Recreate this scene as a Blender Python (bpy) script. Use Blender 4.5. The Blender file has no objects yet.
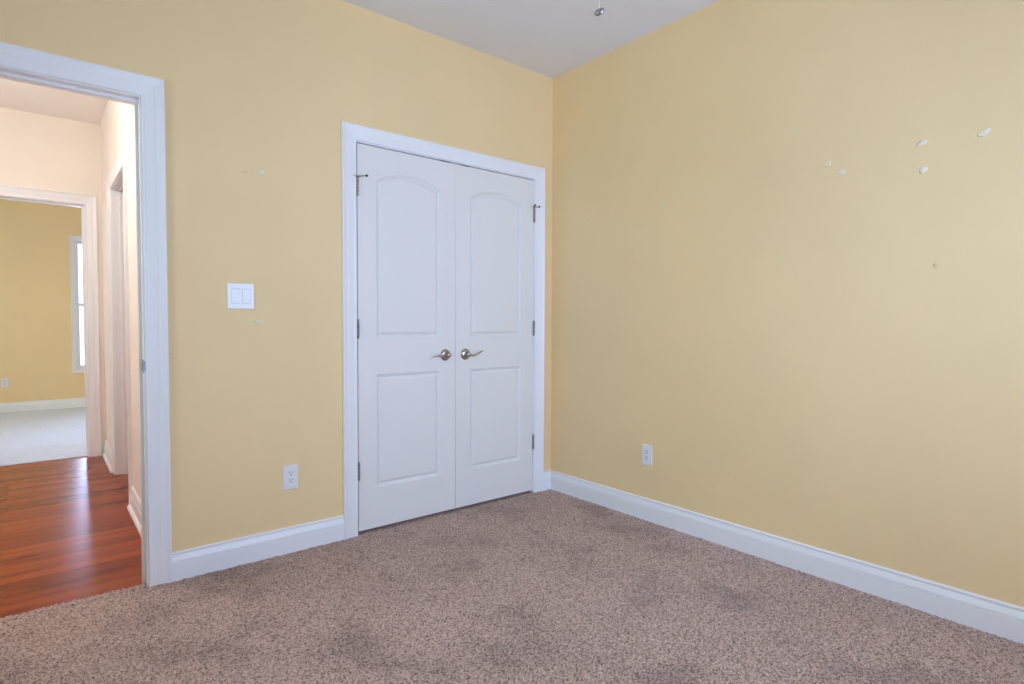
import bpy, math, random
import numpy as np
from mathutils import Vector, Matrix

random.seed(7)
rng = np.random.default_rng(11)
C = bpy.context.scene.collection
sc = bpy.context.scene

# ------------------------------------------------------------------ camera
CAM = Vector((-2.6735, -2.8411, 1.1214))
YAW, PITCH, ROLL = 0.88376, -0.03319, 0.00381
F_PX = 576.98
cam_d = bpy.data.cameras.new('camera')
cam = bpy.data.objects.new('camera', cam_d); C.objects.link(cam)
fw = Vector((math.cos(YAW)*math.cos(PITCH), math.sin(YAW)*math.cos(PITCH), math.sin(PITCH)))
rt = Vector((math.sin(YAW), -math.cos(YAW), 0)); up = rt.cross(fw)
r2 = math.cos(ROLL)*rt + math.sin(ROLL)*up; u2 = -math.sin(ROLL)*rt + math.cos(ROLL)*up
cam.matrix_world = Matrix(((r2.x, u2.x, -fw.x, CAM.x), (r2.y, u2.y, -fw.y, CAM.y), (r2.z, u2.z, -fw.z, CAM.z), (0, 0, 0, 1)))
cam_d.sensor_fit = 'HORIZONTAL'; cam_d.sensor_width = 36.0; cam_d.lens = F_PX*36/1024
cam_d.clip_start = 0.02
sc.camera = cam

# ------------------------------------------------------------------ colour management, sky, daylight
vs = sc.view_settings
vs.view_transform = 'Standard'; vs.look = 'None'; vs.gamma = 1.0; vs.use_curve_mapping = False
vs.exposure = 0.0
sc.cycles.max_bounces = 16; sc.cycles.diffuse_bounces = 10
sc.cycles.use_denoising = True
w = bpy.data.worlds.new('sky'); sc.world = w; w.use_nodes = True
w.node_tree.nodes['Background'].inputs['Color'].default_value = (0.60, 0.765, 1.0, 1)
w.node_tree.nodes['Background'].inputs['Strength'].default_value = 2.4

def area(name, loc, direction, sx, sy, power, col):
    d = bpy.data.lights.new(name, 'AREA'); d.shape = 'RECTANGLE'; d.size = sx; d.size_y = sy
    d.energy = power; d.color = col
    o = bpy.data.objects.new(name, d); C.objects.link(o)
    o.location = loc; o.rotation_euler = Vector(direction).to_track_quat('-Z', 'Y').to_euler()
    return o
# daylight outside the two windows behind the photographer
RX0, RY0, HC = -3.95, -3.70, 2.745          # west and south wall planes, ceiling height
DAY = (0.80, 0.90, 1.0)
area('daylight_west', (RX0-0.30, -1.60, 1.62), (1, 0, 0), 1.7, 1.65, 31, (0.75, 0.98, 0.93))
area('daylight_south', (-0.95, RY0-0.30, 1.40), (0.12, 1, -0.10), 1.55, 1.75, 84, (0.50, 0.645, 1.0))
# far bedroom: fill lamp at an added side window, then end window daylight
area('fill_bedroom', (-5.62, 5.0, 1.45), (1, 0, 0), 1.6, 1.7, 52, (0.86, 1.0, 0.90))
area('skylight_bedroom', (-1.1, 7.6, 3.0), (-0.45, -0.85, -0.65), 2.0, 1.1, 300, (0.26, 0.46, 1.0))
area('daylight_bedroom_end', (-1.70, 6.98, 1.35), (0, -1, 0), 1.25, 1.80, 105, (0.46, 0.62, 1.0))

# ------------------------------------------------------------------ materials
def srgb(r, g, b):
    f = lambda c: (c/255/12.92) if c/255 <= 0.04045 else ((c/255+0.055)/1.055)**2.4
    return (f(r), f(g), f(b), 1)
class NT:
    def __init__(s, name):
        s.m = bpy.data.materials.new(name); s.m.use_nodes = True; s.t = s.m.node_tree
        s.b = s.t.nodes['Principled BSDF']
    def n(s, typ, **kw):
        nd = s.t.nodes.new(typ)
        for k, v in kw.items():
            if k in nd.inputs: nd.inputs[k].default_value = v
            else: setattr(nd, k, v)
        return nd
    def l(s, a, b): s.t.links.new(a, b)
    def coord(s, scale=(1, 1, 1)):
        tc = s.n('ShaderNodeTexCoord'); mp = s.n('ShaderNodeMapping'); mp.inputs['Scale'].default_value = scale
        s.l(tc.outputs['Object'], mp.inputs['Vector']); return mp.outputs['Vector']
    def noise(s, vec, scale, detail=2.0, rough=0.5):
        nd = s.n('ShaderNodeTexNoise'); nd.inputs['Scale'].default_value = scale
        nd.inputs['Detail'].default_value = detail; nd.inputs['Roughness'].default_value = rough
        s.l(vec, nd.inputs['Vector']); return nd.outputs['Fac']
    def ramp(s, fac, stops):
        nd = s.n('ShaderNodeValToRGB'); e = nd.color_ramp.elements
        while len(e) < len(stops): e.new(0.5)
        for k, (p, c) in enumerate(stops): e[k].position = p; e[k].color = c
        s.l(fac, nd.inputs['Fac']); return nd.outputs['Color']
    def mix(s, fac, a, b, mode='MIX'):
        nd = s.n('ShaderNodeMix', data_type='RGBA', blend_type=mode)
        if isinstance(fac, float): nd.inputs[0].default_value = fac
        else: s.l(fac, nd.inputs[0])
        for k, v in ((6, a), (7, b)):
            if isinstance(v, tuple): nd.inputs[k].default_value = v
            else: s.l(v, nd.inputs[k])
        return nd.outputs[2]
    def bump(s, h, strength, dist):
        nd = s.n('ShaderNodeBump'); nd.inputs['Strength'].default_value = strength; nd.inputs['Distance'].default_value = dist
        s.l(h, nd.inputs['Height']); s.l(nd.outputs['Normal'], s.b.inputs['Normal'])
    def set(s, col=None, rough=None, metal=None, spec=None):
        if col is not None:
            if isinstance(col, tuple): s.b.inputs['Base Color'].default_value = col
            else: s.l(col, s.b.inputs['Base Color'])
        if rough is not None: s.b.inputs['Roughness'].default_value = rough
        if metal is not None: s.b.inputs['Metallic'].default_value = metal
        if spec is not None: s.b.inputs['Specular IOR Level'].default_value = spec
        return s

def paint(name, col, rough=0.55, spec=0.3, var=0.03, bump=0.06):
    t = NT(name); v = t.coord()
    n1 = t.noise(v, 1.3, 3)
    lo = tuple(c*(1-var) for c in col[:3])+(1,); hi = tuple(min(1, c*(1+var)) for c in col[:3])+(1,)
    t.set(t.ramp(n1, [(0.3, lo), (0.7, hi)]), rough, 0, spec)
    if bump: t.bump(t.noise(v, 260, 2), bump, 0.002)
    return t.m
YELLOW = (0.82, 0.635, 0.36, 1)
M = {}
M['yellow'] = paint('yellow_wall_paint', YELLOW)
M['cream'] = paint('cream_wall_paint', (0.84, 0.79, 0.73, 1))
M['hall_ceiling'] = paint('hall_ceiling_paint', (0.90, 0.88, 0.85, 1), 0.8, 0.1, 0.02, 0.1)
M['ceiling'] = paint('ceiling_paint', (0.77, 0.77, 0.81, 1), 0.8, 0.1, 0.02, 0.15)
M['white'] = paint('white_trim_paint', (0.82, 0.84, 0.89, 1), 0.32, 0.45, 0.01, 0)
M['door'] = paint('white_door_paint', (0.765, 0.765, 0.77, 1), 0.38, 0.4, 0.01, 0.05)
M['plastic'] = NT('white_plastic').set((0.77, 0.79, 0.83, 1), 0.3, 0, 0.5).m
M['slot'] = NT('dark_slot').set((0.02, 0.02, 0.025, 1), 0.6).m
M['filler'] = paint('wall_filler', (0.80, 0.725, 0.59, 1), 0.8, 0.1, 0.03, 0.2)
M['filler_thin'] = paint('thin_wall_filler', (0.82, 0.70, 0.46, 1), 0.8, 0.1, 0.03, 0.2)
M['scuff'] = NT('scuff').set((0.73, 0.56, 0.32, 1), 0.8).m
def metal(name, col, rough):
    t = NT(name); v = t.coord()
    t.set(t.ramp(t.noise(v, 60, 2), [(0.3, tuple(c*0.93 for c in col[:3])+(1,)), (0.7, col)]), rough, 1.0)
    return t.m
M['nickel'] = metal('satin_nickel', (0.46, 0.415, 0.38, 1), 0.28)
M['hinge'] = metal('hinge_steel', (0.33, 0.33, 0.35, 1), 0.42)
M['rubber'] = NT('grey_rubber').set((0.05, 0.05, 0.055, 1), 0.6).m
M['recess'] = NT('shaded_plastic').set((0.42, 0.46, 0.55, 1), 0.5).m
M['fob'] = metal('brushed_nickel', (0.42, 0.40, 0.385, 1), 0.42)
M['dark'] = metal('dark_catch_steel', (0.09, 0.09, 0.10, 1), 0.4)

def wood():
    t = NT('cherry_floor_boards'); v = t.coord()
    br = t.n('ShaderNodeTexBrick'); br.offset = 0.37; br.offset_frequency = 2
    br.inputs['Scale'].default_value = 1.0; br.inputs['Brick Width'].default_value = 0.95; br.inputs['Row Height'].default_value = 0.083
    br.inputs['Mortar Size'].default_value = 0.0011; br.inputs['Mortar Smooth'].default_value = 0.2; br.inputs['Bias'].default_value = 0.0
    br.inputs['Color1'].default_value = (0, 0, 0, 1); br.inputs['Color2'].default_value = (1, 1, 1, 1); br.inputs['Mortar'].default_value = (0.5, 0.5, 0.5, 1)
    t.l(v, br.inputs['Vector'])
    board = t.ramp(br.outputs['Color'], [(0.0, (0.20, 0.030, 0.005, 1)), (0.5, (0.25, 0.040, 0.007, 1)), (1.0, (0.31, 0.054, 0.011, 1))])
    # grain stretched along the boards, shifted from board to board
    sep = t.n('ShaderNodeVectorMath', operation='ADD')
    sc3 = t.n('ShaderNodeVectorMath', operation='SCALE'); sc3.inputs['Scale'].default_value = 7.0
    t.l(br.outputs['Color'], sc3.inputs[0]); t.l(v, sep.inputs[0]); t.l(sc3.outputs[0], sep.inputs[1])
    mp = t.n('ShaderNodeMapping'); mp.inputs['Scale'].default_value = (1.3, 12, 1); t.l(sep.outputs[0], mp.inputs['Vector'])
    g = t.noise(mp.outputs['Vector'], 1.6, 6, 0.62)
    grain = t.ramp(g, [(0.28, (0.70, 0.60, 0.52, 1)), (0.50, (1, 1, 1, 1)), (0.75, (1.18, 1.18, 1.15, 1))])
    c = t.mix(1.0, board, grain, 'MULTIPLY')
    mp2 = t.n('ShaderNodeMapping'); mp2.inputs['Scale'].default_value = (2.2, 9, 1); t.l(sep.outputs[0], mp2.inputs['Vector'])
    k = t.ramp(t.noise(mp2.outputs['Vector'], 1.1, 3, 0.5), [(0.60, (1, 1, 1, 1)), (0.72, (0.62, 0.48, 0.40, 1))])
    c = t.mix(1.0, c, k, 'MULTIPLY')
    seam = t.n('ShaderNodeMix', data_type='RGBA'); t.l(br.outputs['Fac'], seam.inputs[0]); t.l(c, seam.inputs[6]); seam.inputs[7].default_value = (0.05, 0.012, 0.004, 1)
    t.set(seam.outputs[2], 0.23, 0, 0.16)
    return t.m
M['wood'] = wood()

def carpet(name, dark, mid, lite, bump, worn=True):
    t = NT(name); v = t.coord()
    n = t.noise(v, 300, 2, 0.65); n2 = t.noise(v, 120, 2, 0.6)
    fl = t.n('ShaderNodeMath', operation='ADD'); t.l(n, fl.inputs[0]); t.l(n2, fl.inputs[1])
    hf = t.n('ShaderNodeMath', operation='MULTIPLY'); t.l(fl.outputs[0], hf.inputs[0]); hf.inputs[1].default_value = 0.5
    yarn = t.ramp(hf.outputs[0], [(0.405, dark), (0.49, mid), (0.60, lite)])
    nap = t.ramp(t.noise(v, 2.6, 3, 0.55), [(0.34, (0.76,)*3+(1,)), (0.47, (1, 1, 1, 1)), (0.70, (1.08,)*3+(1,))] if worn else [(0.3, (0.96,)*3+(1,)), (0.6, (1, 1, 1, 1))])   # pile brushed one way or the other
    t.set(t.mix(1.0, yarn, nap, 'MULTIPLY'), 0.95, 0, 0.05)
    t.b.inputs['Sheen Weight'].default_value = 0.15
    if bump: t.bump(hf.outputs[0], bump, 0.01)
    return t.m
M['carpet'] = carpet('mauve_beige_carpet', (0.13, 0.085, 0.068, 1), (0.45, 0.317, 0.268, 1), (0.70, 0.52, 0.45, 1), 0.5)
M['carpet_far'] = carpet('pale_carpet', (0.50, 0.51, 0.56, 1), (0.66, 0.68, 0.73, 1), (0.78, 0.80, 0.85, 1), 0.5, False)

def glass():
    t = NT('window_glass'); nt = t.t
    tr = t.n('ShaderNodeBsdfTransparent'); gl = t.n('ShaderNodeBsdfGlossy'); gl.inputs['Roughness'].default_value = 0.02
    fr = t.n('ShaderNodeFresnel'); fr.inputs['IOR'].default_value = 1.45
    mx = t.n('ShaderNodeMixShader'); t.l(fr.outputs[0], mx.inputs[0]); t.l(tr.outputs[0], mx.inputs[1]); t.l(gl.outputs[0], mx.inputs[2])
    t.l(mx.outputs[0], nt.nodes['Material Output'].inputs['Surface'])
    return t.m
M['glass'] = glass()
t = NT('lit_lamp_glass'); t.set((0.9, 0.85, 0.75, 1), 0.4)
t.b.inputs['Emission Color'].default_value = (1.0, 0.97, 0.92, 1); t.b.inputs['Emission Strength'].default_value = 44.0
M['lampglass'] = t.m
M['fan_blade'] = paint('white_fan_blade', (0.72, 0.72, 0.72, 1), 0.4, 0.4, 0.02, 0)

# ------------------------------------------------------------------ mesh helpers
class MB:
    def __init__(s): s.v = []; s.f = []; s.mi = []; s.sm = []
    def add(s, verts, faces, mi=0, smooth=False):
        o = len(s.v); s.v += [tuple(p) for p in verts]
        for f in faces: s.f.append([o+i for i in f]); s.mi.append(mi); s.sm.append(smooth)
    def box(s, a, b, mi=0, sides=None):
        x0, x1 = sorted((a[0], b[0])); y0, y1 = sorted((a[1], b[1])); z0, z1 = sorted((a[2], b[2]))
        vs_ = [(x0,y0,z0),(x1,y0,z0),(x1,y1,z0),(x0,y1,z0),(x0,y0,z1),(x1,y0,z1),(x1,y1,z1),(x0,y1,z1)]
        fs = {'-z':(0,3,2,1), '+z':(4,5,6,7), '-y':(0,1,5,4), '+x':(1,2,6,5), '+y':(2,3,7,6), '-x':(3,0,4,7)}
        for k, f in fs.items(): s.add(vs_, [f], (sides or {}).get(k, mi))
    def rbox(s, a, b, r=0.002, axis=1):
        """box with chamfered edges round the face that looks along -axis / +axis"""
        lo = [min(a[i], b[i]) for i in range(3)]; hi = [max(a[i], b[i]) for i in range(3)]
        i, j = [k for k in range(3) if k != axis]
        def ring(ins, d):
            out = []
            for p, q in ((lo[i]+ins, lo[j]+ins), (hi[i]-ins, lo[j]+ins), (hi[i]-ins, hi[j]-ins), (lo[i]+ins, hi[j]-ins)):
                c = [0, 0, 0]; c[i] = p; c[j] = q; c[axis] = d; out.append(tuple(c))
            return out
        rings = [ring(r, lo[axis]), ring(0, lo[axis]+r), ring(0, hi[axis]-r), ring(r, hi[axis])]
        s.loft(rings, True, caps=True)
    def loft(s, rings, closed=True, caps=False, smooth=False, mi=0):
        n = len(rings[0]); vs_ = [p for r in rings for p in r]; fs = []
        for k in range(len(rings)-1):
            for q in range(n if closed else n-1):
                fs.append((k*n+q, k*n+(q+1)%n, (k+1)*n+(q+1)%n, (k+1)*n+q))
        s.add(vs_, fs, mi, smooth)
        if caps:
            s.add(rings[0], [tuple(range(n))[::-1]], mi); s.add(rings[-1], [tuple(range(n))], mi)
    def tube(s, pts, radii, n=12, mi=0, squash=1.0):
        pts = [Vector(p) for p in pts]
        if not isinstance(radii, (list, tuple)): radii = [radii]*len(pts)
        rings = []; ref = None
        for k, p in enumerate(pts):
            tg = (pts[min(k+1, len(pts)-1)]-pts[max(k-1, 0)]).normalized()
            if ref is None: ref = Vector((0, 0, 1)) if abs(tg.z) < 0.9 else Vector((1, 0, 0))
            a = (ref - tg*ref.dot(tg)).normalized(); b = tg.cross(a); ref = a
            rings.append([p + a*(math.cos(2*math.pi*q/n)*radii[k]*squash) + b*(math.sin(2*math.pi*q/n)*radii[k]) for q in range(n)])
        s.loft(rings, True, True, True, mi)
    def lathe(s, prof, origin, axis, n=28, mi=0, smooth=True):
        """prof: (radius, distance along axis)"""
        ax = Vector(axis).normalized(); a = ax.orthogonal().normalized(); b = ax.cross(a); o = Vector(origin)
        rings = [[o + ax*h + (a*math.cos(2*math.pi*q/n)+b*math.sin(2*math.pi*q/n))*max(r, 1e-5) for q in range(n)] for r, h in prof]
        s.loft(rings, True, True, smooth, mi)
    def obj(s, name, mats, parent=None, fix=True):
        me = bpy.data.meshes.new(name); me.from_pydata(s.v, [], s.f)
        for m in (mats if isinstance(mats, list) else [mats]): me.materials.append(M[m])
        me.polygons.foreach_set('material_index', s.mi); me.polygons.foreach_set('use_smooth', s.sm)
        if fix:
            import bmesh
            bm = bmesh.new(); bm.from_mesh(me)
            bmesh.ops.remove_doubles(bm, verts=bm.verts, dist=1e-6)
            bmesh.ops.recalc_face_normals(bm, faces=bm.faces); bm.to_mesh(me); bm.free()
        me.update()
        o = bpy.data.objects.new(name, me); C.objects.link(o)
        if parent is not None: o.parent = parent
        return o
def tag(o, label, cat=None, kind=None, group=None):
    o['label'] = label
    if cat: o['category'] = cat
    if kind: o['kind'] = kind
    if group: o['group'] = group
    return o
def empty(name, loc=(0, 0, 0), rotz=0.0):
    o = bpy.data.objects.new(name, None); C.objects.link(o); o.location = loc; o.rotation_euler = (0, 0, rotz)
    o.empty_display_size = 0.1
    return o
def copy_tree(o, parent=None):
    c = o.copy(); C.objects.link(c)
    if parent is not None: c.parent = parent
    for ch in list(o.children): copy_tree(ch, c)
    return c

# ------------------------------------------------------------------ walls, floors, ceilings
WT = 0.12
def wall(name, axis, plane, thick, lo, hi, openings, mats, side_mi, label, z1=HC):
    """wall in the plane axis=plane; openings (a0, a1, z0, z1) along the other horizontal axis"""
    mb = MB()
    cuts = sorted(openings); spans = []; cur = lo
    def seg(a0, a1, z0, zz):
        if a1-a0 < 1e-6 or zz-z0 < 1e-6: return
        if axis == 'y': mb.box((a0, plane, z0), (a1, plane+thick, zz), 0, side_mi)
        else: mb.box((plane, a0, z0), (plane+thick, a1, zz), 0, side_mi)
    for a0, a1, z0, zz in cuts:
        seg(cur, a0, 0, z1); seg(a0, a1, 0, z0); seg(a0, a1, zz, z1); cur = a1
    seg(cur, hi, 0, z1)
    o = mb.obj(name, mats, fix=False)
    return tag(o, label, 'wall', 'structure')

JT = 0.018                                       # jamb board thickness
ENT_R, ENT_L, ENT_T = -2.336, -3.149, 2.046     # clear opening of the entry
CL_L, CL_R, CL_T = -1.388, -0.162, 2.053         # clear opening of the closet
wN = wall('wall_north', 'y', 0, WT, RX0, 0.12, [(ENT_L-JT, ENT_R+JT, 0, ENT_T+JT), (CL_L-JT, CL_R+JT, 0, CL_T+JT)],
          ['yellow', 'cream'], {'+y': 1}, 'yellow painted wall with the closet and the doorway to the hall')
wE = wall('wall_east', 'x', 0, WT, RY0-WT, 0.0, [], ['yellow'], None, 'blank yellow wall dotted with pale filler patches')
WW = (-2.50, -0.70, 0.72, 2.38); SW = (-1.75, -0.15, 0.55, 2.25)
wall('wall_west', 'x', RX0-WT, WT, RY0-WT, WT, [WW], ['yellow'], None, 'yellow wall with a window behind the photographer')
wall('wall_south', 'y', RY0-WT, WT, RX0, 0.0, [SW], ['yellow'], None, 'yellow wall with a window opposite the closet')
# closet interior
mb = MB(); mb.box((-1.55, 0.75, 0), (0.12, 0.80, HC)); mb.box((-1.60, WT, 0), (-1.55, 0.80, HC)); mb.box((0.0, WT, 0), (0.12, 0.75, HC)); mb.box((-1.55, WT, 2.5), (0.0, 0.75, 2.55))
tag(mb.obj('wall_closet', ['cream'], fix=False), 'cream walls inside the closed closet', 'wall', 'structure')
# hallway
HX, HY, HL = -2.25, 3.06, -4.30                  # right wall plane, far wall plane, left wall plane
LC0, LC1, LCT = 1.385, 2.24, 2.07              # clear opening in the right hall wall
wall('wall_hallway_right', 'x', HX, WT, WT, HY, [(LC0-JT, LC1+JT, 0, LCT+JT)], ['cream'], None, 'cream hallway wall with a cased opening')
FD_R, FD_L, FD_T = -2.372, -3.185, 2.072
wall('wall_hallway_end', 'y', HY, WT, HL-WT, -0.6, [(FD_L-JT, FD_R+JT, 0, FD_T+JT)], ['cream', 'yellow'], {'+y': 1}, 'cream wall at the end of the hallway above the bedroom doorway')
wall('wall_hallway_left', 'x', HL-WT, WT, WT, HY, [], ['cream'], None, 'cream wall on the left side of the hallway')
mb = MB(); mb.box((HL-WT, 0.0, 0), (RX0, WT, HC)); tag(mb.obj('wall_hallway_near', ['cream'], fix=False), 'cream wall return beside the bedroom door in the hallway', 'wall', 'structure')
mb = MB(); mb.box((-1.45, LC0-0.2, 0), (-1.40, LC1+0.2, HC)); mb.box((HX+WT, LC0-0.2, 0), (-1.45, LC0-0.15, HC)); mb.box((HX+WT, LC1+0.15, 0), (-1.45, LC1+0.2, HC))
tag(mb.obj('wall_linen_closet', ['cream'], fix=False), 'cream walls inside the opening off the hallway', 'wall', 'structure')
# bedroom across the hall
BY, BX0, BX1 = 6.50, -5.30, -0.60
FW = (-2.297, -1.10, 0.50, 2.17)
wall('wall_bedroom_far', 'y', BY, WT, BX0-WT, BX1+WT, [FW], ['yellow'], None, 'ochre yellow wall of the far bedroom beyond the hallway')
wall('wall_bedroom_right', 'x', BX1, WT, HY+WT, BY, [], ['yellow'], None, 'yellow right hand wall of the far bedroom')
BW = (4.2, 5.8, 0.55, 2.25)  # unseen window added to brighten the far bedroom
wall('wall_bedroom_left', 'x', BX0-WT, WT, HY, BY, [BW], ['yellow'], None, 'yellow left hand wall of the far bedroom with an added window for extra light')
mb = MB(); mb.box((BX0-WT, HY, 0), (HL-WT, HY+WT, HC)); tag(mb.obj('wall_bedroom_near', ['yellow'], fix=False), 'yellow near wall of the far bedroom', 'wall', 'structure')

mb = MB(); mb.box((RX0-WT, RY0-WT, HC), (0.12, WT, HC+0.1)); tag(mb.obj('ceiling', ['ceiling'], fix=False), 'plain grey white ceiling of the yellow room', 'ceiling', 'structure')
mb = MB(); mb.box((HL-WT, WT, HC), (-0.6, HY+WT, HC+0.1)); tag(mb.obj('ceiling_hallway', ['hall_ceiling'], fix=False), 'cream ceiling of the hallway', 'ceiling', 'structure')
mb = MB(); mb.box((BX0-WT, HY+WT, HC), (BX1+WT, BY+WT, HC+0.1)); tag(mb.obj('ceiling_bedroom', ['ceiling'], fix=False), 'white ceiling of the far bedroom', 'ceiling', 'structure')

# carpet of the room: a pile of uneven tufts where it can be seen close up
def carpet_grid(x0, x1, y0, y1, step, amp):
    nx = int(round((x1-x0)/step))+1; ny = int(round((y1-y0)/step))+1
    gx, gy = np.meshgrid(np.linspace(x0, x1, nx), np.linspace(y0, y1, ny))
    h = rng.random((ny, nx))
    k = h.copy()
    k[1:-1, 1:-1] = 0.5*h[1:-1, 1:-1] + 0.125*(h[:-2, 1:-1]+h[2:, 1:-1]+h[1:-1, :-2]+h[1:-1, 2:])
    jx = (rng.random((ny, nx))-0.5)*step*0.7; jy = (rng.random((ny, nx))-0.5)*step*0.7
    jx[:, 0] = jx[:, -1] = 0; jy[0, :] = jy[-1, :] = 0
    co = np.stack([gx+jx, gy+jy, (k-0.75)*amp], -1).reshape(-1, 3)
    i = np.arange(nx*ny).reshape(ny, nx)
    q = np.stack([i[:-1, :-1], i[:-1, 1:], i[1:, 1:], i[1:, :-1]], -1).reshape(-1, 4)
    return co, q
def floor_mesh(name, chunks, mat, smooth=True):
    cos, qs, off = [], [], 0
    for co, q in chunks: cos.append(co); qs.append(q+off); off += len(co)
    co = np.concatenate(cos); q = np.concatenate(qs)
    me = bpy.data.meshes.new(name)
    me.vertices.add(len(co)); me.vertices.foreach_set('co', co.astype(np.float32).ravel())
    me.loops.add(q.size); me.loops.foreach_set('vertex_index', q.astype(np.int32).ravel())
    me.polygons.add(len(q)); me.polygons.foreach_set('loop_start', np.arange(0, q.size, 4, dtype=np.int32))
    me.polygons.foreach_set('use_smooth', np.full(len(q), smooth))
    me.update(calc_edges=True); me.validate()
    me.materials.append(M[mat])
    o = bpy.data.objects.new(name, me); C.objects.link(o); return o
chunks = [carpet_grid(-3.30, 0.0, -2.45, 0.0, 0.004, 0.010),
          carpet_grid(RX0, -3.30, -2.45, 0.0, 0.02, 0.004), carpet_grid(RX0, 0.0, RY0, -2.45, 0.03, 0.004),
          carpet_grid(ENT_L, ENT_R, 0.0, 0.042, 0.004, 0.010), carpet_grid(CL_L, CL_R, 0.0, 0.75, 0.03, 0.004)]
fl = floor_mesh('floor', chunks, 'carpet')
tag(fl, 'mauve beige carpet covering the yellow room', 'carpet', 'structure')
mb = MB(); mb.box((RX0-0.02, RY0-0.02, -0.06), (0.06, 0.045, -0.0085)); mb.box((-1.55, 0.045, -0.06), (0.0, 0.76, -0.0085))  # unseen slab added to stop sky light leaking through the carpet seams
tag(mb.obj('floor_light_block', ['slot'], fix=False), 'dark slab added under the carpet to block light leaks', 'floor', 'structure')
mb = MB(); mb.box((HL, 0.040, -0.03), (-1.4, HY+0.02, -0.004))
tag(mb.obj('floor_hallway', ['wood'], fix=False), 'glossy reddish brown wood board floor of the hallway', 'wood floor', 'structure')
mb = MB(); mb.box((BX0, HY+0.02, -0.03), (BX1, BY, 0.004))
tag(mb.obj('floor_bedroom', ['carpet_far'], fix=False), 'pale carpet of the far bedroom', 'carpet', 'structure')

# ------------------------------------------------------------------ casings and baseboards
CASING = [(0, 0), (0, .0085), (.002, .0105), (.0095, .0108), (.0115, .0085), (.0150, .0085), (.030, .0105), (.0440, .0130), (.0470, .0142), (.0490, .0125),
          (.0620, .0148), (.0700, .0172), (.0755, .0195), (.0785, .0208), (.0815, .0200), (.083, .0180), (.083, 0)]
def casing(name, frame, a0, a1, zt, jamb_depth, label, reveal=0.005, stop=None, us=1.0):
    """U of moulded casing round a clear opening a0..a1, height zt; frame(a, d, z) -> xyz where d is distance out of the wall"""
    a0r, a1r, ztr = a0-reveal, a1+reveal, zt+reveal
    prof = [(u*us, d) for u, d in CASING]
    mb = MB(); secs = []
    secs.append([frame(a0r-u, d, -0.004) for u, d in prof]); secs.append([frame(a0r-u, d, ztr+u) for u, d in prof])
    secs.append([frame(a1r+u, d, ztr+u) for u, d in prof]); secs.append([frame(a1r+u, d, -0.004) for u, d in prof])
    mb.loft(secs, False)
    o = mb.obj(name, ['white'])
    tag(o, label, 'door casing', 'structure')
    jb = MB(); e = 0.0006
    def bx(aa, bb, za, zb, d0=e, d1=-jamb_depth-e):
        p = frame(aa, d0, za); q = frame(bb, d1, zb); jb.box(p, q)
    bx(a0-JT, a0, -0.004, zt+JT); bx(a1, a1+JT, -0.004, zt+JT); bx(a0, a1, zt, zt+JT)
    if stop:                                     # door stop strip half way in
        s0, s1 = stop
        bx(a0, a0+.011, -0.004, zt, -s0, -s1); bx(a1-.011, a1, -0.004, zt, -s0, -s1); bx(a0+.011, a1-.011, zt-.011, zt, -s0, -s1)
    jb.obj('door_jamb', ['white'], o)
    return o
N_ = lambda a, d, z: (a, -d, z)                  # north wall, room side
H_ = lambda a, d, z: (HX-d, a, z)                # right hall wall
E_ = lambda a, d, z: (a, HY-d, z)                # hall end wall
t_ent = casing('trim_1', N_, ENT_L, ENT_R, ENT_T, WT, 'white moulded casing round the doorway to the hall', stop=(.040, .075))
t_cl = casing('trim_2', N_, CL_L, CL_R, CL_T, WT, 'white moulded casing round the double closet doors', us=0.93)
casing('trim_3', H_, LC0, LC1, LCT, WT, 'white casing round the opening in the right hallway wall', stop=(.045, .08))
casing('trim_4', E_, FD_L, FD_R, FD_T, WT, 'pinkish white casing round the far bedroom doorway', stop=(.045, .08))
# strike plate on the entry jamb
mb = MB(); mb.box((ENT_R-.0016, .000, .905), (ENT_R+.001, .034, .962)); mb.box((ENT_R-.0020, .012, .918), (ENT_R-.0012, .026, .949), 1); mb.box((ENT_R-.0016, -.004, .912), (ENT_R+.0045, .000, .955))
tag(mb.obj('strike_plate', ['hinge', 'slot'], t_ent), 'small steel strike plate let into the jamb')

BASE = [(0, 0), (.0150, 0), (.0150, .0800), (.0142, .0808), (.0100, .0815), (.0100, .0838), (.0135, .0845), (.0142, .0860), (.0130, .0920), (.0100, .1030), (.0080, .1110), (.0070, .1120), (.0068, .1150), (.0095, .1162), (.0105, .1185), (.0098, .1235), (.0075, .1260), (.0050, .1268), (0, .1268)]
def baseboard(name, p, q, nrm, label, m0=0, m1=0, shoe=False, mat='white'):
    """moulded board along the wall foot from p to q, nrm points into the room; m0/m1 = +1 mitre inward corner"""
    p = Vector((p[0], p[1], 0)); q = Vector((q[0], q[1], 0)); t = (q-p).normalized(); n = Vector((nrm[0], nrm[1], 0))
    mb = MB(); sec = lambda o, s, pr: [o + n*d + t*(s*d) + Vector((0, 0, z-0.004)) for d, z in pr]
    mb.loft([sec(p, m0, BASE), sec(q, -m1, BASE)], True, True)
    o = mb.obj(name, [mat]); tag(o, label, 'baseboard', 'structure')
    if shoe:
        SH = [(.0135, 0), (.031, 0), (.0305, .006), (.028, .012), (.023, .017), (.0175, .0195), (.0135, .020)]
        sb = MB(); sb.loft([sec(p, m0, SH), sec(q, -m1, SH)], True, True); sb.obj('shoe_moulding', [mat], o)
    return o
cw = 0.088
baseboard('baseboard_north', (ENT_R+cw, 0), (CL_L-cw+.006, 0), (0, -1), 'white baseboard between the hall doorway and the closet')
baseboard('baseboard_corner', (CL_R+cw-.006, 0), (0, 0), (0, -1), 'short white baseboard between the closet and the corner', m1=1)
baseboard('baseboard_east', (0, 0), (0, RY0), (-1, 0), 'long white baseboard under the blank yellow wall', m0=1, m1=1)
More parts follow.
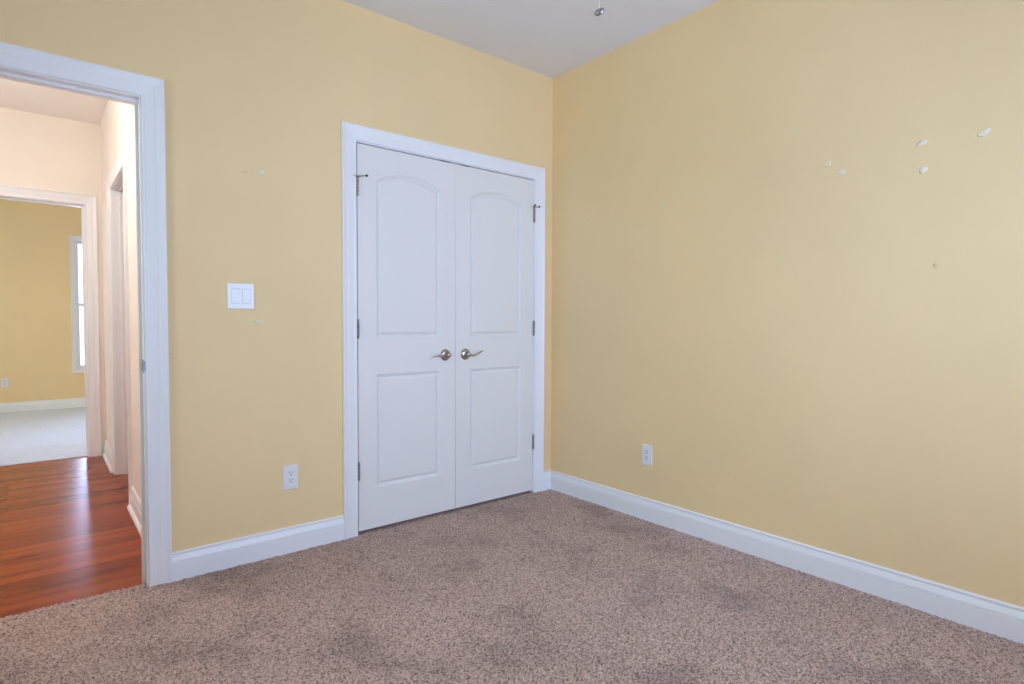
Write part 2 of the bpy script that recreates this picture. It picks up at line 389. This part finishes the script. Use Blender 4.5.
baseboard('baseboard_south', (0, RY0), (RX0, RY0), (0, 1), 'white baseboard under the window opposite the closet', m0=1, m1=1)
baseboard('baseboard_west', (RX0, RY0), (RX0, 0), (1, 0), 'white baseboard under the window behind the photographer', m0=1, m1=1)
baseboard('baseboard_doorside', (RX0, 0), (ENT_L-cw, 0), (0, -1), 'white baseboard left of the hall doorway', m0=1)
baseboard('baseboard_hallway_near', (HX, WT), (HX, LC0-cw), (-1, 0), 'white hallway baseboard on the near side of the cased opening', shoe=True)
baseboard('baseboard_hallway_far', (HX, LC1+cw), (HX, HY), (-1, 0), 'white hallway baseboard beyond the cased opening', shoe=True)
baseboard('baseboard_bedroom', (BX0, BY), (BX1, BY), (0, -1), 'white baseboard along the far bedroom wall')

# ------------------------------------------------------------------ closet doors
DT = 0.035
def door_face(mb, W, Z0, Z1, y):
    """moulded face at y (looking to -y), local x from 0 to W: arched upper panel, square lower panel"""
    u0, u1 = 0.105, W-0.105
    lo0, lo1 = 0.232, 0.842; hi0, sh, ap = 1.036, 1.872, 1.925
    R = ((u1-u0)**2/4 + (ap-sh)**2)/(2*(ap-sh)); zc = ap-R; um = (u0+u1)/2; NA = 20
    def loop_hi(d):
        hw = (u1-u0)/2-d; r = R-d
        pts = [(um-hw, hi0+d), (um+hw, hi0+d)]
        for k in range(NA+1):
            x = hw - 2*hw*k/NA
            pts.append((um+x, zc+math.sqrt(r*r-x*x)))
        return pts
    def loop_lo(d): return [(u0+d, lo0+d), (u1-d, lo0+d), (u1-d, lo1-d), (u0+d, lo1-d)]
    RINGS = [(0, 0), (.0015, .0022), (.0140, .0112), (.0165, .0122), (.0185, .0118), (.0300, .0034), (.0312, .0012), (.0340, .0012)]
    for lp in (loop_hi, loop_lo):
        rings = [[(x, y+dep, z) for x, z in lp(d)] for d, dep in RINGS]
        mb.loft(rings, True)
        mb.add(rings[-1], [tuple(range(len(rings[-1])))])
    F = lambda *p: mb.add([(x, y, z) for x, z in p], [tuple(range(len(p)))])
    F((0, Z0), (u0, Z0), (u0, Z1), (0, Z1)); F((u1, Z0), (W, Z0), (W, Z1), (u1, Z1))
    F((u0, Z0), (u1, Z0), (u1, lo0), (u0, lo0)); F((u0, lo1), (u1, lo1), (u1, hi0), (u0, hi0))
    arc = loop_hi(0)[2:]
    for k in range(NA):
        (xa, za), (xb, zb) = arc[k], arc[k+1]
        F((xb, zb), (xa, za), (xa, Z1), (xb, Z1))
def closet_door(name, hinge_x, sgn, label):
    """sgn +1: leaf runs to +x from its hinges; -1: to -x"""
    W = 0.6094; Z0, Z1 = 0.016, 2.0470
    root = empty(name, (hinge_x, 0.0, 0.0))
    tag(root, label, 'closet door', 'structure', 'pair of closet doors')
    mb = MB(); door_face(mb, W, Z0, Z1, 0.0)
    for a, b in (((0, Z0), (W, Z0)), ((W, Z0), (W, Z1)), ((W, Z1), (0, Z1)), ((0, Z1), (0, Z0))):
        mb.add([(a[0], 0, a[1]), (b[0], 0, b[1]), (b[0], DT, b[1]), (a[0], DT, a[1])], [(0, 1, 2, 3)])
    mb.add([(0, DT, Z0), (W, DT, Z0), (W, DT, Z1), (0, DT, Z1)], [(0, 1, 2, 3)])
    def mir(b):
        if sgn < 0: b.v = [(-x, y, z) for x, y, z in b.v]
        return b
    # the meeting edges touch at the top and part by a few millimetres at the bottom
    mb.v = [(x-.0011*min(1, max(0, (1.45-z)/1.1)) if x > W-1e-6 else x, y, z) for x, y, z in mb.v]
    mir(mb).obj('door_leaf', ['door'], root)
    # hinges: knuckle barrel with leaf edges
    for z in (1.826, 1.087, 0.338):
        h = MB(); kx, ky = -0.0015, -0.0065
        for k in range(5):
            za = z-.0445+k*.0178; h.lathe([(.0040, 0), (.0064, .0006), (.0064, .0168), (.0040, .0174)], (kx, ky, za), (0, 0, 1), 14)
        h.lathe([(.0035, 0), (.0058, .001), (.0058, .003), (.0020, .006)], (kx, ky, z+.0445), (0, 0, 1), 12)
        h.lathe([(.0020, -.006), (.0055, -.003), (.0055, -.0005), (.0035, 0)], (kx, ky, z-.0445), (0, 0, 1), 12)
        h.box((-.0022, ky, z-.0445), (-.0008, .022, z+.0445))
        hg = mir(h).obj('hinge', ['hinge' if z < 1.5 else 'nickel'], root)
        if z > 1.5:                               # hinge pin stop on the top hinge
            s = MB(); zz = z+.050
            s.lathe([(.0095, 0), (.0100, .001), (.0100, .004), (.0095, .005)], (kx, ky, zz-.0025), (0, 0, 1), 16)
            s.tube([(kx+.006, ky-.004, zz), (.016, -.028, zz), (.031, -.047, zz)], .0032, 10)
            s.tube([(kx-.006, ky-.003, zz), (-.016, -.015, zz+.001), (-.024, -.026, zz+.001)], .0032, 10)
            st = mir(s).obj('hinge_stop', ['nickel'], root); tag(st, 'nickel hinge pin stop with two rubber tipped arms')
            r1 = MB(); r1.lathe([(.0030, 0), (.0062, .001), (.0066, .008), (.0040, .011)], (.028, -.044, zz), (.60, -.75, 0), 14); mir(r1).obj('bumper', ['rubber'], st)
            r2_ = MB(); r2_.lathe([(.0030, 0), (.0062, .001), (.0066, .007), (.0040, .010)], (-.022, -.024, zz+.001), (-.7, -.7, 0), 14); mir(r2_).obj('bumper', ['rubber' if sgn < 0 else 'plastic'], st)
    # ball catch on the top edge near the meeting stiles
    c = MB(); c.box((W-.098, -.0010, Z1-.0010), (W-.044, .028, Z1+.0032)); c.lathe([(.006, 0), (.005, .003), (.0, .0042)], (W-.071, .012, Z1+.002), (0, 0, 1), 12)
    tag(mir(c).obj('ball_catch', ['dark'], root), 'dark steel ball catch on the top edge')
    # lever handle: domed rose, hub and wave lever
    hx, hz = W-.0705, .933
    hd = empty('lever_handle', (0, 0, 0)); hd.parent = root
    r = MB(); r.lathe([(.0325, 0), (.0335, .0015), (.0325, .0040), (.0290, .0075), (.0230, .0105), (.0165, .0120), (.0135, .0125)], (hx, 0, hz), (0, -1, 0), 36)
    mir(r).obj('rose', ['nickel'], hd)
    g = MB(); g.lathe([(.0150, .010), (.0125, .015), (.0115, .022), (.0125, .028), (.0130, .040), (.0120, .045), (.0080, .0475), (.0001, .048)], (hx, 0, hz), (0, -1, 0), 24)
    pts, rad = [], []
    for k in range(25):
        q = k/24; x = hx-.002-.104*q
        dz = -.0075*math.sin(math.pi*min(q/0.50, 1)) if q < 0.50 else .0175*(0.5-0.5*math.cos(math.pi*min((q-.50)/.42, 1)))
        pts.append((x, -.036-.006*math.sin(math.pi*q), hz+dz*(-.40 if sgn > 0 else 1.0))); rad.append(.0088*(1-.42*q) if q < .97 else .0035)
    g.tube(pts, rad, 14, 0, 0.72)
    mir(g).obj('lever', ['nickel'], hd)
    return root
closet_door('door_1', CL_L+.0040, +1, 'left white closet door with arched upper panel, hinged by the light switch side')
closet_door('door_2', CL_R-.0025, -1, 'right white closet door with arched upper panel, hinged by the room corner')

# ------------------------------------------------------------------ switch and outlets (built looking to -y, origin on the wall)
def switch_plate():
    root = empty('light_switch', (-1.954, 0, 1.239))
    p = MB(); p.rbox((-.058, -.0055, -.058), (.058, .0, .058), .0022)
    pl = p.obj('cover_plate', ['plastic'], root)
    for x in (-.023, .023):
        b = MB(); b.box((x-.0172, -.0058, -.0340), (x+.0172, -.0050, .0340)); f = b.obj('rocker_recess', ['recess'], root)
        r = MB(); z = .0322; tilt = .0032 if x < 0 else -.0032
        r.add([(x-.0162, -.0062-max(tilt, 0), -z), (x+.0162, -.0062-max(tilt, 0), -z), (x+.0162, -.0085, 0), (x-.0162, -.0085, 0), (x+.0162, -.0062-max(-tilt, 0), z), (x-.0162, -.0062-max(-tilt, 0), z),
               (x-.0162, -.004, -z), (x+.0162, -.004, -z), (x+.0162, -.004, z), (x-.0162, -.004, z)],
              [(0, 1, 2, 3), (3, 2, 4, 5), (0, 6, 7, 1), (5, 4, 8, 9), (1, 7, 8, 4, 2), (0, 3, 5, 9, 6)])
        r.obj('rocker', ['plastic'], root)
        for zz in (-.0478, .0478):
            s = MB(); s.lathe([(.0032, 0), (.0030, .0010), (.0020, .0014)], (x, -.0052, zz), (0, -1, 0), 12); s.obj('screw', ['plastic'], pl)
    return root
sw = tag(switch_plate(), 'white double rocker light switch on the yellow wall by the hall doorway', 'light switch')
def outlet():
    root = empty('power_outlet')
    p = MB(); p.rbox((-.0355, -.0055, -.0590), (.0355, 0, .0590), .0022)
    pl = p.obj('cover_plate', ['plastic'], root)
    r = MB(); r.rbox((-.0165, -.0078, -.0330), (.0165, -.004, .0330), .0010)
    f = r.obj('receptacle', ['plastic'], root)
    s = MB()
    for c in (-.0175, .0175):
        s.box((-.0076, -.0082, c+.0015), (-.0052, -.0074, c+.0100)); s.box((.0050, -.0082, c+.0025), (.0074, -.0074, c+.0095))
        s.lathe([(.0030, 0), (.0030, .0008)], (0, -.0074, c-.0060), (0, -1, 0), 12)
    s.obj('socket_slots', ['slot'], f)
    for z in (-.0480, .0480):
        s = MB(); s.lathe([(.0032, 0), (.0030, .0010), (.0020, .0014)], (0, -.0052, z), (0, -1, 0), 12); s.obj('screw', ['plastic'], pl)
    return root
o1 = outlet(); o1.location = (-1.737, 0, .367); tag(o1, 'white outlet low on the wall left of the closet', 'power outlet', group='power outlets')
o2 = copy_tree(o1); o2.location = (0, -.804, .371); o2.rotation_euler = (0, 0, -math.pi/2); tag(o2, 'white outlet low on the blank yellow wall right of the closet', 'power outlet', group='power outlets')
o3 = copy_tree(o1); o3.location = (-3.005, BY, .370); tag(o3, 'tiny white outlet on the far bedroom wall seen through both doorways', 'power outlet', group='power outlets')

# ------------------------------------------------------------------ filler patches and marks on the walls
def blob(name, centre, u, v, n, ru, rv, rot, mat, parent, label=None):
    """thin irregular daub; u, v in the wall plane, n out of it"""
    c = Vector(centre); u = Vector(u); v = Vector(v); n = Vector(n)
    ph = [random.uniform(0, 6.28) for _ in range(3)]; N = 22; rings = []
    for sc_, h in ((1.0, 0.0), (0.85, .0007), (0.45, .0010), (0.05, .0011)):
        rg = []
        for k in range(N):
            a = 2*math.pi*k/N; r = sc_*(1+.07*math.sin(2*a+ph[0])+.09*math.sin(3*a+ph[1])+.05*math.sin(5*a+ph[2]))
            x, y = ru*r*math.cos(a), rv*r*math.sin(a)
            x, y = x*math.cos(rot)-y*math.sin(rot), x*math.sin(rot)+y*math.cos(rot)
            rg.append(c+u*x+v*y+n*h)
        rings.append(rg)
    mb = MB(); mb.loft(rings, True, True, True)
    o = mb.obj(name, [mat], parent)
    if label: o['label'] = label
    return o
for y, z, ru, rv, rot, m in ((-2.286, 1.820, .020, .011, .5, 'filler'), (-2.095, 1.828, .017, .011, .3, 'filler'), (-2.101, 1.724, .015, .013, .6, 'filler'),
                             (-1.807, 1.771, .015, .012, .2, 'filler'), (-1.745, 1.820, .016, .013, .5, 'filler_thin'), (-.328, 1.786, .014, .016, 0, 'filler_thin'), (-.897, 1.773, .012, .013, 0, 'filler_thin')):
    blob('filler_patch', (0, y, z), (0, -1, 0), (0, 0, 1), (-1, 0, 0), ru, rv, rot, m, wE, 'pale daub of filler on the yellow paint')
for x, z, ru, rv, rot, m in ((-1.855, 1.820, .014, .014, 0, 'filler'), (-1.871, 1.121, .022, .009, -.2, 'filler'), (-1.905, 1.128, .016, .007, -.2, 'filler_thin'), (-2.225, .973, .014, .007, .2, 'filler_thin')):
    blob('filler_patch', (x, 0, z), (1, 0, 0), (0, 0, 1), (0, -1, 0), ru, rv, rot, m, wN, 'pale daub of filler on the yellow paint')
blob('scuff_mark', (-1.929, 0, 1.808), (1, 0, 0), (0, 0, 1), (0, -1, 0), .013, .0035, .1, 'scuff', wN, 'small tan scuff on the yellow paint')
blob('scuff_mark', (0, -2.152, 1.350), (0, -1, 0), (0, 0, 1), (-1, 0, 0), .010, .009, 0, 'scuff', wE, 'small tan scuff on the yellow paint')
blob('nail_hole', (HX, .79, .985), (0, -1, 0), (0, 0, 1), (-1, 0, 0), .03, .010, 0, 'slot', bpy.data.objects['wall_hallway_right'], 'small dark nail hole')

# ------------------------------------------------------------------ windows
def window(name, frame, a0, a1, z0, z1, wt, label, cs=1.0, sash_w=0.038):
    """double hung window in the opening a0..a1, z0..z1; frame(a, d, z): d out of the wall into the room"""
    root = empty(name); tag(root, label, 'window', 'structure')
    mb = MB(); P = [(u*cs, d) for u, d in CASING]; r = 0.003
    secs = []
    for sa, sz in ((0, 0), (0, 1), (1, 1), (1, 0), (0, 0)):
        secs.append([frame((a0-r-u) if sa == 0 else (a1+r+u), d, (z0-r-u) if sz == 0 else (z1+r+u)) for u, d in P])
    mb.loft(secs, False); mb.obj('window_casing', ['white'], root)
    j = MB()
    def bx(m_, aa, bb, za, zb, d0, d1): m_.box(frame(aa, d0, za), frame(bb, d1, zb))
    jt = .009
    bx(j, a0-.001, a0+jt, z0, z1, .001, -wt); bx(j, a1-jt, a1+.001, z0, z1, .001, -wt); bx(j, a0+jt, a1-jt, z1-jt, z1+.001, .001, -wt); bx(j, a0+jt, a1-jt, z0-.001, z0+jt, .001, -wt)
    j.obj('window_jamb', ['white'], root)
    zm = (z0+z1)/2
    for (za, zb, d0) in ((z0+jt, zm+.02, -.045), (zm-.02, z1-jt, -.080)):
        s = MB(); sw_ = sash_w; aa, bb = a0+jt, a1-jt
        bx(s, aa, aa+sw_, za, zb, d0, d0-.032); bx(s, bb-sw_, bb, za, zb, d0, d0-.032)
        bx(s, aa+sw_, bb-sw_, za, za+.04, d0, d0-.032); bx(s, aa+sw_, bb-sw_, zb-.036, zb, d0, d0-.032)
        so = s.obj('sash', ['white'], root, fix=False)
        g = MB(); bx(g, aa+sw_-.004, bb-sw_+.004, za+.036, zb-.032, d0-.014, d0-.018); g.obj('pane', ['glass'], so, fix=False)
    lk = MB(); bx(lk, (a0+a1)/2-.03, (a0+a1)/2+.03, zm+.02, zm+.034, -.045, -.065); lk.obj('sash_lock', ['white'], root)
    return root
window('window_1', lambda a, d, z: (RX0+d, a, z), *WW, WT, 'double hung window behind the photographer facing the blank yellow wall')
window('window_2', lambda a, d, z: (a, RY0+d, z), *SW, WT, 'double hung window opposite the closet')
window('window_3', lambda a, d, z: (a, BY-d, z), *FW, WT, 'bright white window at the back of the far bedroom', 0.55, 0.028)
window('window_4', lambda a, d, z: (BX0+d, a, z), *BW, WT, 'unseen double hung window added to the far bedroom for extra light')

# ------------------------------------------------------------------ ceiling fan above the frame, its pull chain in view
FX, FY, FZ = -1.565, -1.832, 1.907
fan = empty('ceiling_fan', (FX-.10, FY-.06, HC)); tag(fan, 'white ceiling fan above the room from which the pull chain hangs', 'ceiling fan')
b = MB(); b.lathe([(.065, 0), (.068, -.012), (.055, -.045), (.025, -.06)], (0, 0, 0), (0, 0, 1)); b.obj('canopy', ['nickel'], fan)
b = MB(); b.lathe([(.012, -.05), (.012, -.14)], (0, 0, 0), (0, 0, 1), 14); b.obj('downrod', ['nickel'], fan)
b = MB(); b.lathe([(.03, -.10), (.095, -.12), (.118, -.15), (.118, -.205), (.095, -.23), (.120, -.238), (.120, -.265), (.06, -.282), (.001, -.286)], (0, 0, 0), (0, 0, 1)); b.obj('motor_housing', ['nickel'], fan)
for k in range(5):
    a = 2*math.pi*k/5+.35; ca, sa = math.cos(a), math.sin(a)
    b = MB(); T = lambda r, s, z: (r*ca-s*sa, r*sa+s*ca, z)
    top = []; bot = []
    for r, hw in ((.17, .045), (.25, .056), (.38, .062), (.50, .064), (.55, .056), (.57, .033)):
        top.append((r, hw))
    rim = [(r, hw) for r, hw in top]+[(r, -hw) for r, hw in top[::-1]]
    b.loft([[T(r, s, -.205+.12*s) for r, s in rim], [T(r, s, -.199+.12*s) for r, s in rim]], True, True)
    bl = b.obj('blade', ['fan_blade'], fan)
    b = MB(); b.tube([T(.10, 0, -.21), T(.15, 0, -.212), T(.24, 0, -.210)], .010, 8, 0, .5); b.obj('blade_bracket', ['nickel'], bl)
pc = empty('pull_chain', (FX, FY, FZ)); tag(pc, 'nickel pull chain with a round fob hanging in front of the ceiling', 'pull chain')
b = MB(); z = .011
while z < HC-.265-FZ-.006:
    b.lathe([(.0001, -.0010), (.0007, -.0006), (.0009, 0), (.0007, .0006), (.0001, .0010)], (0, 0, z), (0, 0, 1), 8); z += .0026
b.tube([(0, 0, .008), (0, 0, HC-.265-FZ)], .0003, 6)
b.tube([(0, 0, HC-.265-FZ), (-.012, -.007, HC-.263-FZ)], .003, 8)
b.obj('chain', ['plastic'], pc)
ax = (-fw*0.62 + (u2*0.80 - r2*0.55).normalized()*0.78).normalized()
b = MB(); b.lathe([(.0001, .0048), (.0085, .0046), (.0112, .0040), (.0130, .0020), (.0132, -.0015), (.0120, -.0040), (.0090, -.0060), (.0001, -.0068)], (0, 0, 0), ax, 28); b.obj('fob', ['fob'], pc)

# ------------------------------------------------------------------ hallway ceiling lamp (left of the sight line through the doorway)
lamp = empty('ceiling_lamp', (-3.35, 1.10, HC)); tag(lamp, 'round opal globe lamp glowing warm under the hallway ceiling', 'ceiling lamp')
b = MB(); b.lathe([(.065, 0), (.068, -.010), (.050, -.030), (.012, -.036), (.010, -.32), (.045, -.330), (.050, -.345), (.048, -.350)], (0, 0, 0), (0, 0, 1), 36); b.obj('lamp_base', ['nickel'], lamp)
GR, GZ = .155, -.485
b = MB(); b.lathe([(max(.001, GR*math.sin(math.pi*k/20)), GZ+GR*math.cos(math.pi*k/20)) for k in range(1, 21)], (0, 0, 0), (0, 0, 1), 36); b.obj('lamp_shade', ['lampglass'], lamp)
